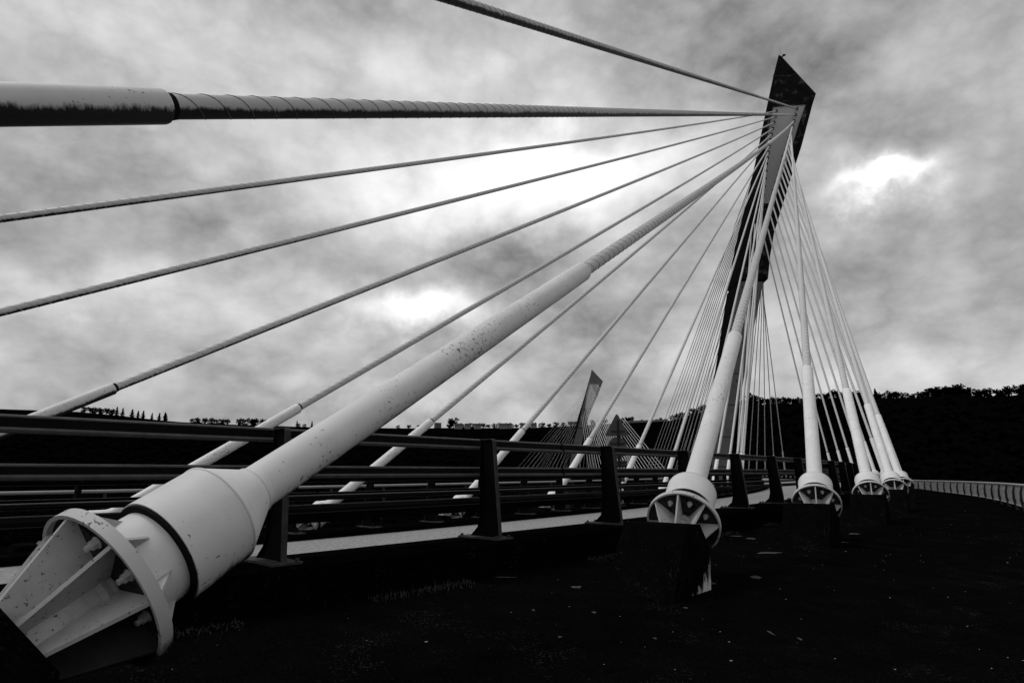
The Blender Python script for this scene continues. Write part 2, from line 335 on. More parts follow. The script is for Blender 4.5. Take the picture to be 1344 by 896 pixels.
def pylon(tf, far=False):
    root = thing('pylon', 'leaning concrete pylon nearest the camera, dark faceted head, pale steel anchor strip' if not far else
                 'small distant pylon beyond the road sign, same leaning faceted head', 'pylon', tf(onp(948, 640)))
    T = lambda ring: [tf(p) for p in ring]
    def seg(name, a, c, mt, gap=0.0, **k):
        r0, r1 = corner(a), corner(c)
        if gap:
            r1 = [p + (q - p) * gap for p, q in zip(r1, r0)]; r0 = [p + (q - p) * gap for p, q in zip(r0, corner(c))]
        bb = MB(); bb.rings([T(r0), T(r1)])
        local(bb.build(name, mt, root, **k), root)
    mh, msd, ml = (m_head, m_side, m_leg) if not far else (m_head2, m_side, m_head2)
    # the head: front face and dark flanks in one body, each lift a piece of its own
    def lifts(name, L, mt, gap):
        for a, c in zip(L[:-1], L[1:]):
            r0, r1 = corner(a), corner(c)
            s0 = [p + (q - p) * gap for p, q in zip(r0, r1)]; s1 = [q + (p - q) * gap for p, q in zip(r0, r1)]
            bb = MB(); bb.rings([T(s0), T(s1)]); o = local(bb.build(name, mt, root), root)
            o.data.materials.append(msd)
            for pl in o.data.polygons:                                    # flank faces take a near-black colour that stands for their shade
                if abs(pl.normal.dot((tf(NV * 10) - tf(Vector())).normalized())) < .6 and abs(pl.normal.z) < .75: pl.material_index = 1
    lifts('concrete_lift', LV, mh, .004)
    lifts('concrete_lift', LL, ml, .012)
    # core that closes the joints
    bb = MB(); rr = []
    for l in LV + LL:
        c = corner(l); m_ = sum(c, Vector()) / 4; rr.append(T([p + (m_ - p) * .06 for p in c]))
    bb.rings(rr); local(bb.build('core', msd, root), root)
    # two thick feet below the deck
    c = corner(LL[-1]); dn = [p + Vector((0, 0, -46)) + (p - sum(c, Vector()) / 4) * .5 for p in c]
    bb = MB(); bb.rings([T([p - Vector((0, 0, .02)) for p in c]), T(dn)]); local(bb.build('foot', m_deck, root), root)
    # anchor box in the front: pale plate standing 6 cm proud inside the frame
    pan = [(1015, 139.5), (1058, 136), (1048.7, 162), (1041, 188), (1028, 228), (1015.5, 267), (998.8, 267), (1001.5, 225), (1004.5, 190), (1008, 176)]
    f = [onp(*p, -.12) for p in pan]; k = [onp(*p, .3) for p in pan]
    bb = MB(); bb.rings([T(k), T(f)]); ab = local(bb.build('anchor_box', m_box if not far else m_box2, root), root)
    # frame lip round the plate
    bb = MB(); n = len(pan)
    outer = [(1012.8, 134), (1064, 130.5), (1055, 163), (1047, 190), (1034, 230), (1021, 270.5), (995.5, 270.5), (998, 225), (1000.8, 190), (1004.5, 176)]
    of, ob, inf = [onp(*p, -.38) for p in outer], [onp(*p, .02) for p in outer], [onp(*p, -.38) for p in pan]
    ib = [onp(*p, .02) for p in pan]
    for i in range(n):
        j = (i + 1) % n
        bb.add(T([of[i], of[j], inf[j], inf[i], ob[i], ob[j], ib[j], ib[i]]), [(0, 1, 2, 3), (0, 4, 5, 1), (3, 2, 6, 7), (0, 3, 7, 4), (1, 5, 6, 2)])
    local(bb.build('frame', mh, root), root)
    if not far:
        for y0, pts in ((100, [(1015, 101), (1024, 100), (1034, 101), (1046, 98)]), (134, [(1018, 134.5), (1030, 133.5), (1042, 134), (1049, 133)])):
            bb = MB(); a = [onp(*p, -.03) for p in pts]; hh = .22
            for p, q in zip(a[:-1], a[1:]): bb.add([p, q, q + Vector((0, 0, hh)), p + Vector((0, 0, hh)), p + NV * .2, q + NV * .2, q + NV * .2 + Vector((0, 0, hh)), p + NV * .2 + Vector((0, 0, hh))], [(0, 1, 2, 3), (3, 2, 6, 7), (0, 4, 5, 1), (0, 3, 7, 4), (1, 5, 6, 2)])
            local(bb.build('lime_seam', m_seam, root), root)
        bb = MB(); t0 = onp(1024.5, 71); bb.tube(t0, t0 + Vector((0, 0, 1.6)), .03, .01, 5); local(bb.build('lightning_rod', m_signd, root), root)
        t0 = onp(1026, 76); bb = MB(); bb.tube(t0, t0 + Vector((.3, 0, .5)), .14, .14, 6); bb.tube(t0 + Vector((.3, 0, .5)), t0 + Vector((.7, 0, .6)), .22, .18, 6); local(bb.build('beacon', m_signd, root), root)
    return root
ident = lambda p: Vector(p)
pyl1 = pylon(ident)
# second pylon: the same body carried along the main span and turned with the deck
_b2, _t2 = bear(760, 621)
top2 = bear(776.5, 485); D2 = 74.4 / top2[1]
TOP1 = onp(1022, 72); TOP2 = Vector((math.sin(top2[0]) * D2, math.cos(top2[0]) * D2, TOP1.z))
ROT2 = Matrix.Rotation(R_(8), 3, 'Z')
def to2(p):
    d = Vector(p) - TOP1; t = Vector((NV.y, -NV.x, 0)); d += t * (.38 * (d.dot(t) - .172 * d.z))
    return ROT2 @ d * 1.0 + TOP2
pyl2 = pylon(to2, True)

# ------------------------------------------------------------------ stay cables
def interp(tab, i):
    if i >= len(tab) - 1: i0 = len(tab) - 2
    else: i0 = int(i)
    t = i - i0; return tuple(a + (c - a) * t for a, c in zip(tab[i0], tab[i0 + 1]))
HR = [(1046, 143), (1044, 151), (1042, 159), (1040, 166), (1038, 174), (1035, 182), (1033, 190), (1030.6, 198), (1027.6, 206), (1025.6, 214), (1023.6, 223), (1021, 231.5), (1018, 240), (1015, 250), (1012, 262), (1009, 275), (1005, 290), (1001, 305)]
HL = [(1019, 146), (1017.5, 153.5), (1016, 161), (1014.3, 169), (1012.6, 176.5), (1011, 184), (1009.6, 192), (1008.5, 200), (1007.5, 207.5), (1006.3, 216), (1005.5, 225), (1004.5, 235), (1003.5, 245), (1002.5, 256), (1001, 268), (996, 280), (991, 294), (986, 308)]
HOLER = [onp(*p, -.05) for p in HR]; HOLEL = [onp(*p, -.05) for p in HL]
# shared anchor meshes, axis +Z up the stay, flange centre at the origin, local -X the lowest line
RF = .487
def anchor_meshes():
    d = {}
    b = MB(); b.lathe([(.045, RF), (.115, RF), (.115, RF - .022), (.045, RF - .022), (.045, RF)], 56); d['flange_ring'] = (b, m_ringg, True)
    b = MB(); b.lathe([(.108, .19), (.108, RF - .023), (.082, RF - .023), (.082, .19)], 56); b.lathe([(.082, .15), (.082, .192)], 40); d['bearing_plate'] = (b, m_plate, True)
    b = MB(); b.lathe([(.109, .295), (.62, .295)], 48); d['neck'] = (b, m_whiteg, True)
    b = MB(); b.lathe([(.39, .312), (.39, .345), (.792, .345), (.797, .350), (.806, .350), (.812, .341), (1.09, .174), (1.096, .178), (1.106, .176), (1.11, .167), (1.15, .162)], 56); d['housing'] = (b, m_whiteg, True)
    b = MB(); b.lathe([(.40, .335), (.372, .335), (.370, .296)], 48); d['gap_shade_ring'] = (b, m_collar_gap_shade, True)  # black ring painting the shadow gap under the housing edge
    b = MB(); b.lathe([(.082, .135), (-.55, .135), (-.95, .125), (-.95, .0)], 32); b.lathe([(.05, .14), (.02, .155), (-.01, .14)], 32); d['core_tube'] = (b, m_gusset, True)
    return d
AM = anchor_meshes(); APROTO = {}
def gusset_mesh():
    b = MB(); poly = [(.125, .081), (RF - .024, .081), (RF - .024, .045), (.145, -.56), (.125, -.62)]
    b.prism(poly, Vector((1, 0, 0)), Vector((0, 0, 1)), Vector((0, 1, 0)), (0, 0, 0), .022); return b
def rib_mesh():
    b = MB(); b.prism([(.29, .110), (RF - .026, .110), (.29, .29)], Vector((1, 0, 0)), Vector((0, 0, 1)), Vector((0, 1, 0)), (0, 0, 0), .016); return b
def bolt_mesh():
    b = MB(); b.lathe([(.004, .036), (-.004, .036)], 14, True, True); b.lathe([(-.004, .029), (-.034, .029)], 6, True, True); b.lathe([(-.034, .017), (-.062, .017)], 10, True, True); return b
def frame_for(A, T, sag):
    L = (T - A).length; u = (T - A) / L
    if sag: u = (u - Vector((0, 0, 4 * sag / L))).normalized()
    y = Vector((0, 0, 1)).cross(u).normalized(); x = y.cross(u)
    if x.z < 0: x = -x; y = -y
    return Matrix((x, y, u)).transposed()
def stay(label, group, A, T, lvl, guide, sag=0.0, rg=.162, rs=.118, name='stay_cable', heavy=False):
    rot = frame_for(A, T, sag); root = thing(name, label, 'stay cable', A, group, rot)
    inv = root.matrix_world.inverted(); Tl = inv @ T; L = Tl.z
    def place(key, mb_, mt, sm, mats=(None,), parent=None):
        out = []
        for mm in mats:
            if key not in APROTO: o = mb_().build(key, mt, parent or root, sm); APROTO[key] = o
            else: o = inst(APROTO[key], parent or root)
            o.matrix_local = mm if mm is not None else Matrix.Identity(4); out.append(o)
        return out
    if lvl >= 2:
        for k in ('flange_ring', 'bearing_plate', 'neck', 'housing', 'gap_shade_ring', 'core_tube'):
            place(k, lambda k=k: AM[k][0], AM[k][1], True)
        ang = [R_(45 * k + GOFF) for k in range(8)]
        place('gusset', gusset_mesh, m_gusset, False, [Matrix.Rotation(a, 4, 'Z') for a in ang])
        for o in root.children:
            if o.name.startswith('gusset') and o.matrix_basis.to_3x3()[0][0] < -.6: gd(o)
        if lvl >= 3:
            place('rib', rib_mesh, m_gusset, False, [Matrix.Rotation(a, 4, 'Z') for a in ang])
            place('bolt', bolt_mesh, m_bolt, False, [Matrix.Rotation(a + R_(22.5), 4, 'Z') @ Matrix.Translation((.335, 0, .08)) for a in ang])
        z0 = 1.13
    else: z0 = 0.0
    # guide tube with a rounded lip and a dark collar
    n = 40 if lvl >= 3 else 16 if lvl == 2 else 7
    b = MB(); b.lathe([(z0, rg), (guide - .03, rg), (guide - .008, rg - .006), (guide, rg - .02), (guide, rs * .9)], n)
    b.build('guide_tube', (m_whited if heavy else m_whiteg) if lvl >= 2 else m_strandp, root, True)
    if lvl >= 2:
        b = MB(); b.lathe([(guide - .01, rs * 1.06), (guide + .07, rs * 1.06), (guide + .075, rs * .98)], n); b.build('collar', m_collar_gap_shade, root, True)
    # the sheathed strand bundle, with its own slight sag
    def centre(z):
        t = (z) / L; p = Vector((0, 0, z)) + Vector((Tl.x, Tl.y, 0)) * t
        if sag: p = Vector((Tl.x * t * t, Tl.y * t * t, z))
        return p
    nz = 40 if sag else 2
    zs = [guide - .3 + (L - guide + .3) * i / nz for i in range(nz + 1)]
    n = 28 if lvl >= 3 else 10 if lvl == 2 else 6
    b = MB(); b.rings([[centre(z) + Vector((rs * math.cos(2 * math.pi * i / n), rs * math.sin(2 * math.pi * i / n), 0)) for i in range(n)] for z in zs], False, True)
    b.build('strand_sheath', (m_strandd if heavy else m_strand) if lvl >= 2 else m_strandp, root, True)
    if lvl >= 3:   # two raised helical fillets
        pitch = .62; st = 18; zend = min(L, guide + (70 if i_near(label) else 45)); b = MB()
        for ph in (0, math.pi):
            rings = []
            for i in range(int((zend - guide) / pitch * st)):
                z = guide + .08 + i * pitch / st; a = 2 * math.pi * i / st + ph; c = centre(z); e = Vector((math.cos(a), math.sin(a), 0))
                rings.append([c + e * (rs - .002) + Vector((0, 0, -.010)), c + e * (rs + .007), c + e * (rs - .002) + Vector((0, 0, .010))])
            b.rings(rings)
        b.build('helical_fillet', m_fillet if i_near(label) else m_fillet2, root, False)
    return root
GOFF = 2.0
GD = {}
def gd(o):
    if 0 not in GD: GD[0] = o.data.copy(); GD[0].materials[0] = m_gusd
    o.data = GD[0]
def i_near(l): return 'spiral' in l or 'very top' in l
QN, QL = 6.23, -6.2
near_s = [-13.25, -5.95, .90, 7.75, 14.3] + [14.3 + 6.75 * k for k in range(1, 14)]
left_s = [-14.2, -8.6, -2.7, 3.1, 9.3, 15.6, 22.2, 29.0, 36.0] + [36 + 6.9 * k for k in range(1, 10)]
NL = ['white stay crossing the sky at the very top, its anchor behind the camera', 'thick horizontal stay entering at the left edge with blunt white tube and spiral sheath',
      'biggest stay, its white tube and ribbed anchor filling the lower left corner', 'thick white stay on the black block in the middle, second anchor from the left',
      'white stay standing on the second black block right of the middle anchor', 'white stay just right of the second block, third of the row of white cones', 'white stay with a small cone, fourth along the walkway', 'rightmost white stay of the walkway row, its cone beside the fence']
for i in range(18):
    A = line(S_of(near_s[i]), QN, -.703)[0]
    if i == 2: A.z += .045
    lb = NL[i] if i < len(NL) else 'stay in the %s hole from the top of the right column, near pylon' % ORD[i]
    stay(lb, 'stays anchored along the near walkway', A, HOLER[i], 3 if i < 6 else 2, [8.65, 8.40, 8.06, 7.5, 7.2, 6.84, 6.5][i] if i < 7 else 6.5 - .3 * (i - 6), sag={2: .45, 3: .1}.get(i, 0), heavy=i < 2)
LLb = ['highest thin stay of the left fan, leaving the picture above its white tube', 'second highest thin stay of the left fan, leaving the left edge below the first', 'thin left stay whose white tube meets the top rail at the left edge',
       'left stay whose white tube passes behind the first guardrail post', 'left stay whose white tube ends between the first and second guardrail posts', 'left stay whose white tube drops behind the second guardrail post',
       'left stay whose white tube crosses just left of the far pylon foot', 'left stay whose white tube stands just right of the road sign backs', 'left stay with white tube ending behind the fourth guardrail post']
for i in range(18):
    A = line(S_of(left_s[i]), QL, -1.5)[0]
    lb = LLb[i] if i < len(LLb) else 'stay in the %s hole from the top of the left column, near pylon' % ORD[i]
    stay(lb, 'stays anchored beyond the road', A, HOLEL[i], 3 if i < 7 else 2, 8.0 - .42 * i if i < 9 else 4.5, sag=.3 if i < 5 else 0, rg=.152, rs=.098 if i < 2 else .108, heavy=i < 3)
# main-span stays of both pylons and the side-span stays of the far pylon
def fan(top_pts, Sa, dS, lab, group, zr, r=.09, q0=6.23):
    for side, tops in ((1, top_pts[0]), (-1, top_pts[1])):
        for k in range(18):
            A = line(Sa + dS * (18 - k), q0 * side, zr[0] if side > 0 else zr[1])[0]
            stay((lab[0] if side > 0 else lab[1]) % ORD[k], group + (' right row' if side > 0 else ' left row'), A, tops[k], 1, 4.5, rg=.135, rs=r)
BKR = [p + NV * 5.5 for p in HOLER]; BKL = [p + NV * 5.5 for p in HOLEL]
fan((BKR, BKL), S_P1 + 8, 8.2, ('thin stay behind the near pylon, %s from the top, going down to the right', 'thin stay behind the near pylon, %s from the top, going down to the left'), 'main span stays of the near pylon', (-.7, -1.5), .085)
F2R = [to2(p) for p in HOLER]; F2L = [to2(p) for p in HOLEL]
fan((F2R, F2L), S_P1 + MAIN - 8, -8.2, ('%s longest thin pale stay fanning down right from the far pylon', '%s longest thin stay fanning down left from the far pylon'), 'main span stays of the far pylon', (-.7, -1.5), .10)
B2R = [to2(p) for p in BKR]; B2L = [to2(p) for p in BKL]
fan((B2R, B2L), S_P1 + MAIN + 6, 6.4, ('%s longest stay behind the far pylon, right row', '%s longest stay behind the far pylon, left row'), 'side span stays of the far pylon', (-.7, -1.5), .07)
# rims round the holes of the anchor strips, parts of the pylons
for root, pts in ((pyl1, HOLER[:15] + HOLEL[:15]),):
    h0 = None
    for p in pts:
        b = MB(); q = Vector(p) - NV * .04
        if h0 is None:
            u = -NV; x = Vector((1, 0, 0)); a = u.cross(Vector((0, 0, 1))).normalized(); c = a.cross(u)
            b.rings([[a * (r * math.cos(t * math.pi / 6)) + c * (r * 1.25 * math.sin(t * math.pi / 6)) + u * w for t in range(12)] for r, w in ((.22, 0), (.22, .10), (.12, .11))], False, True)
            h0 = b.build('hole_rim', m_hole, root); h0.location = q - root.location
        else: o = inst(h0, root); o.location = q - root.location

# ------------------------------------------------------------------ concrete blocks the anchors run into
def block_mesh():
    b = MB(); prof = [(-1.30, -.84), (-.76, .075), (-.40, .075), (-.16, -.22), (-.24, -.84)]
    for hw0, hw1 in ((.45, .44),):
        n = len(prof); v = [(-hw0 if z < -.5 else -hw1, s, z) for s, z in prof] + [(hw0 if z < -.5 else hw1, s, z) for s, z in prof]
        b.add(v, [tuple(range(n)), tuple(range(n, 2 * n))[::-1]] + [((i + 1) % n, i, n + i, n + (i + 1) % n) for i in range(n)])
    return b
blk = None
BL = ['black stained concrete block under the cropped anchor in the lower left corner', 'black concrete block mid walkway with a pale lime streak on its side', 'black concrete block under the second full anchor, right of the middle one']
for side, ss, q, dz in ((1, near_s, QN, 0), (-1, left_s, QL, -.8)):
    for i in range(18):
        A, th = line(S_of(ss[i]), q, -.703 if side > 0 else -1.5)
        grp = 'anchor blocks on the near walkway' if side > 0 else 'anchor blocks beyond the road'
        lb = BL[i - 2] if side > 0 and 2 <= i <= 4 else ('black block under the %s anchor of the walkway row, counted towards the near pylon' if side > 0 else 'black block under the %s anchor of the row beyond the far guardrail') % ORD[i]
        if blk is None: o = block_mesh().build('anchor_block', m_block); blk = o
        else: o = blk.copy(); C.objects.link(o)
        o['label'] = lb; o['category'] = 'concrete block'; o['group'] = grp
        if side > 0 and i == 3: o.data = o.data.copy(); o.data.materials[0] = m_blockl
        mw = Matrix.Rotation(-th, 4, 'Z'); mw.translation = A; o.matrix_world = mw @ Matrix.Diagonal((.78 if side > 0 and i == 2 else 1, 1, 1, 1))
exec_after = None

# ------------------------------------------------------------------ outer fences
def fence(label, q, ztop, a, c, side):
    o, th = line(a, q, ztop(a)); root = thing('curved_fence', label, 'fence', o)
    def run(name, dq, dz, r, mt, n=6, **k):
        bb = MB(); bb.rings([[line(S, q + dq + r * math.cos(2 * math.pi * i / n), ztop(S) + dz + r * math.sin(2 * math.pi * i / n))[0] for i in range(n)] for S in srange(a, c, 1.5)])
        local(bb.build(name, mt, root, True, **k), root)
    run('top_rail', 0, 0, .05, m_fence, 8); run('bottom_rail', -.02 * side, -.86, .03, m_fence)
    bb = MB()
    for k in range(19 if side > 0 else 5):
        dz = -.06 - k * (.042 if side > 0 else .19); r = .010; dq = side * (.05 * math.sin(math.pi * (k + 1) / 16))
        bb.rings([[line(S, q + dq + r * math.cos(2.094 * i), ztop(S) + dz + r * math.sin(2.094 * i))[0] for i in range(3)] for S in srange(a, c, 3)])
    local(bb.build('wire_infill', m_mesh if side > 0 else m_fpost, root, kind='stuff'), root)
    bb = MB()
    for S in srange(a, c, .30 if side > 0 else 2.6):
        for (d0, d1) in ((-.04, -.86),):
            p0, _ = line(S, q + side * .03, ztop(S) + d0); p1, _ = line(S, q + side * .03, ztop(S) + d1)
            bb.tube(p0, p1, .008, .008, 3)
    local(bb.build('wire_infill', m_mesh if side > 0 else m_fpost, root, kind='stuff'), root)
    w0 = None
    for S in srange(a, c, 2.6):
        p, th = line(S, q, ztop(S)); mm = Matrix.Rotation(-th, 4, 'Z'); mm.translation = p - o
        if w0 is None:
            bb = MB(); bb.prism([(-side * u, v) for u, v in [(0, .03), (.10, -.3), (.13, -.6), (.08, -1.0), (.0, -1.3), (-.10, -1.3), (-.03, -.9), (.03, -.6), (.02, -.3), (-.05, .0)]], Vector((1, 0, 0)), Vector((0, 0, 1)), Vector((0, 1, 0)), (0, 0, 0), .075)
            w0 = bb.build('fence_post', m_fpost, root); w0.matrix_local = mm
        else: inst(w0, root, mm)
fence('curved pale wire fence along the outer edge of the walkway, at the right edge', 10.33, lambda S: -.50 - .0075 * max(0, S - 28) if S < 68 else -.80, 20, S_P1 + MAIN * .6, 1)
fence('low dark fence with a pale handrail on the outer edge beyond the far guardrail', -10.3, lambda S: -.47, SA, S_P1 + MAIN * .6, -1)

# ------------------------------------------------------------------ road sign seen from behind
def sign():
    s_, q_ = 30.0, -5.0
    P_, th = line(S_of(s_), q_, -1.9)
    d = math.hypot(P_.x, P_.y)
    bx, _ = bear(809.5, 580); P_ = Vector((math.sin(bx) * d, math.cos(bx) * d, -1.9))
    k = (P_.dot(FWD)) / F_PX * 1.0
    view = Vector((math.sin(bx), math.cos(bx), 0)); ex = Vector((view.y, -view.x, 0)); ez = Vector((0, 0, 1))
    root = thing('road_sign', 'grey backs of triangular, round and square signs on one post beyond the guardrail', 'road sign', P_)
    def pt(px, py):
        r = ray(px, py); t = P_.dot(view) / r.dot(view); w = r * t; return ((w - P_).dot(ex), (w - P_).z)
    def plate(name, pxs, off, mt=m_sign):
        bb = MB(); bb.prism([pt(*p) for p in pxs], ex, ez, view, P_ + view * off, .03); return local(bb.build(name, mt, root), root)
    plate('triangle_plate', [(809.4, 543), (811.5, 545), (825, 570), (824, 572), (795.5, 572), (794.6, 570), (807.5, 545)], 0)
    c = (810.3, 587.5); plate('round_plate', [(c[0] + 12.6 * math.cos(t * math.pi / 12), c[1] + 14.6 * math.sin(t * math.pi / 12)) for t in range(24)], .01)
    plate('square_plate', [(796.5, 604), (823, 604), (823, 613), (796.5, 613)], -.02); plate('square_plate', [(800, 618), (820, 618), (820, 632), (800, 632)], -.02)
    x, z = pt(810.8, 551); bb = MB(); bb.box(x - .055, x + .055, -.09, -.02, .0, z)
    # rotate the post to the sign's own axes
    bb.v = [tuple(P_ + ex * a + view * bq + ez * cz) for a, bq, cz in bb.v]; local(bb.build('post', m_signd, root), root)
    for y, w in ((566, 9), (582, 9), (607, 11), (611, 11)):
        plate('bracket', [(810.8 - w, y - .8), (810.8 + w, y - .8), (810.8 + w, y + .8), (810.8 - w, y + .8)], -.05, m_signd)
sign()

# ------------------------------------------------------------------ terrain, river
SKY = [(-900, 530), (-300, 534), (-100, 536), (0, 538), (100, 543), (150, 547), (210, 552), (280, 556), (340, 558), (400, 561), (480, 561), (560, 563), (640, 563), (700, 561), (760, 558), (830, 555), (880, 551), (920, 546), (960, 540), (985, 535), (1020, 531), (1050, 529), (1075, 523), (1100, 522), (1150, 523), (1200, 522), (1260, 518), (1300, 522), (1344, 517), (1600, 509), (2200, 504)]
BT = [(bear(x, y)[0], bear(x, y)[1], 900 if x < 840 else max(430, 900 - (x - 840) * 3.2)) for x, y in SKY]
def ridge(b_):
    if b_ <= BT[0][0]: return BT[0][1], BT[0][2]
    for (b0, e0, r0), (b1, e1, r1) in zip(BT[:-1], BT[1:]):
        if b_ <= b1:
            t = (b_ - b0) / (b1 - b0); return e0 + (e1 - e0) * t, r0 + (r1 - r0) * t
    return BT[-1][1], BT[-1][2]
WL = -44.0
def terr(x, y):
    b_ = math.atan2(x, y); r = math.hypot(x, y); e, rr = ridge(b_)
    if abs(b_) > 2.0:                                                   # behind the camera: the near bank rises to the bridge end
        e, rr = .02, 500
    h = e * rr; t = min(1, max(0, (r - rr * .52) / (rr * .48)))
    t = t * t * (3 - 2 * t); z = WL - 1.5 + (h - WL + 1.5) * t
    if r > rr: z = h - (r - rr) * .015
    return z + (math.sin(x * .021) * math.cos(y * .017) * 2.0 * t if t < 1 else 0)
b = MB(); nb = 240; rad = [0, 60, 150, 220, 260, 300, 340, 380, 410, 430, 450, 480, 520, 560, 620, 680, 740, 800, 850, 880, 900, 930, 1000, 1300, 2000, 4000, 9000]
rings = []
for r in rad[1:]:
    rings.append([(r * math.sin(-2 * math.pi * k / nb), r * math.cos(-2 * math.pi * k / nb), terr(r * math.sin(-2 * math.pi * k / nb), r * math.cos(-2 * math.pi * k / nb))) for k in range(nb)])
b.rings(rings, True, False); structure(b, 'terrain', m_hill, True)
b = MB(); b.lathe([(WL, 3.0), (WL, 700)], 96); structure(b, 'river_water', m_water)
# pale fields just under the skyline
def field(x0, x1, f0, f1):
    b = MB(); n = 14; g = []
    for j in range(4):
        row = []
        for i in range(n + 1):
            b_, _ = bear(x0 + (x1 - x0) * i / n); e, rr = ridge(b_); r = rr * (f0 + (f1 - f0) * j / 3); x, y = r * math.sin(b_), r * math.cos(b_)
            row.append((x, y, terr(x, y) + 2.2))
        g.append(row)
    b.rings(g, False, False, False); structure(b, 'field', m_field)
field(598, 760, .955, .99); field(822, 880, .93, .99)

# ------------------------------------------------------------------ trees
def tree_proto(kind, h, seed):
    rnd = random.Random(seed); tr = MB(); n = 6
    tr.rings([[(r * math.cos(2 * math.pi * i / n) + dx, r * math.sin(2 * math.pi * i / n), z) for i in range(n)] for z, r, dx in ((-2, .5, 0), (h * .3, .35, .1), (h * .6, .22, .3), (h * .9, .08, .3))])
    for k in range(5):
        a = rnd.uniform(0, 6.28); z = h * rnd.uniform(.35, .6); tr.tube((0, 0, z), (math.cos(a) * h * .25, math.sin(a) * h * .25, z + h * .15), .14, .05, 4)
    cr = MB(); cl = []
    if kind == 'conifer':
        for k in range(150):
            t = rnd.random() ** .8; z = h * (.12 + .9 * t); w = (1 - t) * h * .26 * (.6 + .4 * math.sin(t * 26)) + .15; a = rnd.uniform(0, 6.28); rr = w * rnd.uniform(.3, 1)
            cl.append((rr * math.cos(a), rr * math.sin(a), z, .55 + .5 * (1 - t)))
    else:
        lob = [(rnd.uniform(-.26, .26) * h, rnd.uniform(-.26, .26) * h, h * rnd.uniform(.22, .84), h * rnd.uniform(.13, .24)) for _ in range(11)]
        for k in range(300):
            x, y, z, r = rnd.choice(lob); d = Vector((rnd.gauss(0, 1), rnd.gauss(0, 1), rnd.gauss(0, .7))).normalized() * r * rnd.uniform(.6, 1.1)
            cl.append((x + d.x, y + d.y, z + d.z, rnd.uniform(.45, .95)))
    for x, y, z, s in cl:
        for q in range(2):
            a = Vector((rnd.gauss(0, 1), rnd.gauss(0, 1), rnd.gauss(0, 1))).normalized(); c = a.orthogonal().normalized(); e = a.cross(c)
            o = Vector((x, y, z)); cr.add([o + c * s, o + (e * .8 + c * .1) * s, o - c * s * .9, o - (e - a * .3) * s * .8], [(0, 1, 2), (0, 2, 3)])
    return tr, cr
PR = {}
CNT = {}
def plant(px, kind, hh, label, group, fr=.985):
    n = CNT.get(label, 0); CNT[label] = n + 1
    label = (ORD[n] + ' ' + label) if label.split()[0] not in ('lone', 'tallest') else label
    if 'small conifer poking' in label: label = label[6:]
    b_, _ = bear(px); e, rr = ridge(b_); r = rr * fr; x, y = r * math.sin(b_), r * math.cos(b_)
    key = (kind, random.randrange(4)); root = thing('conifer_tree' if kind == 'conifer' else 'broadleaf_tree', label, 'tree', (x, y, terr(x, y) - 2.6 * hh / 10), group)
    sc = hh / 12.0; root.scale = (sc * random.uniform(1.0, 1.5), sc * random.uniform(1.0, 1.5), sc * 1.12); root.rotation_euler = (0, 0, random.uniform(0, 6.28))
    if key not in PR:
        t, c = tree_proto(kind, 12, hash(kind == 'conifer') * 10 + key[1] + 3); PR[key] = (t.build('trunk', m_bark, root), c.build('crown', m_leaf, root))
    else:
        for o in PR[key]: inst(o, root)
G1 = 'trees on the left skyline'
for px in (98, 106, 113, 120, 128, 136): plant(px, 'leaf', random.uniform(8, 10), 'low tree from the left, clump right of the stay at the left edge', G1)
for px in (142, 150, 163, 171, 178, 190, 200, 209): plant(px, 'conifer', random.uniform(9, 13), 'spiky conifer from the left in the row above the left rail', G1)
plant(207.5, 'conifer', 12, 'lone conifer at the right end of the spiky row', G1)
for px in (246, 252, 262, 270, 278, 286, 292): plant(px, 'leaf', random.uniform(8, 11), 'round tree from the left, middle clump above the top rail', G1)
for px in (308, 315, 323, 330, 338, 345): plant(px, 'leaf', random.uniform(9, 12), 'round tree from the left, clump behind the first guardrail post', G1)
for px in (385, 405): plant(px, 'conifer', 10, 'small pointed tree beside the big tube on the skyline', G1)
for px in (388, 395, 520, 535, 548): plant(px, 'leaf', 6, 'low skyline bush beside the big white tube', G1)
plant(594, 'leaf', 17, 'tallest round tree on the skyline right of the grey building', G1)
for px in (588, 600, 606, 613, 619, 626, 633, 640, 648, 655, 664, 671, 678, 686, 694, 702, 712, 722, 731, 741, 750): plant(px, 'leaf', random.uniform(6, 10), 'hedgerow tree from the left among the pale skyline houses', G1)
for px in (758, 768, 780, 790, 797, 812, 820, 826, 832): plant(px, 'leaf', random.uniform(7, 10), 'skyline tree from the left behind the far pylon and sign', G1)
for px in (846, 858, 866, 871, 878): plant(px, 'leaf', random.uniform(3, 6), 'small tree from the left on the field edge by the near pylon', G1)
for px in range(886, 1000, 7): plant(px + random.uniform(-2, 2), 'leaf', random.uniform(7, 11), 'tree from the left on the skyline behind the near pylon foot', 'trees on the right skyline')
for px in range(1000, 1150, 8): plant(px + random.uniform(-2, 2), 'leaf', random.uniform(5, 8), 'tree from the left on the skyline behind the right stays', 'trees on the right skyline')
for px in range(1148, 1380, 8): plant(px + random.uniform(-3, 3), 'leaf', random.uniform(4.5, 7.5), 'tree from the left on the wooded skyline right of the stays', 'trees on the right skyline')
plant(1163, 'conifer', 8.5, 'small conifer poking out of the skyline right of the stays', 'trees on the right skyline')
for px in (1238, 1246, 1254, 1262, 1270, 1276): plant(px, 'leaf', random.uniform(7.5, 9), 'taller tree from the left in the hump of the right skyline', 'trees on the right skyline')
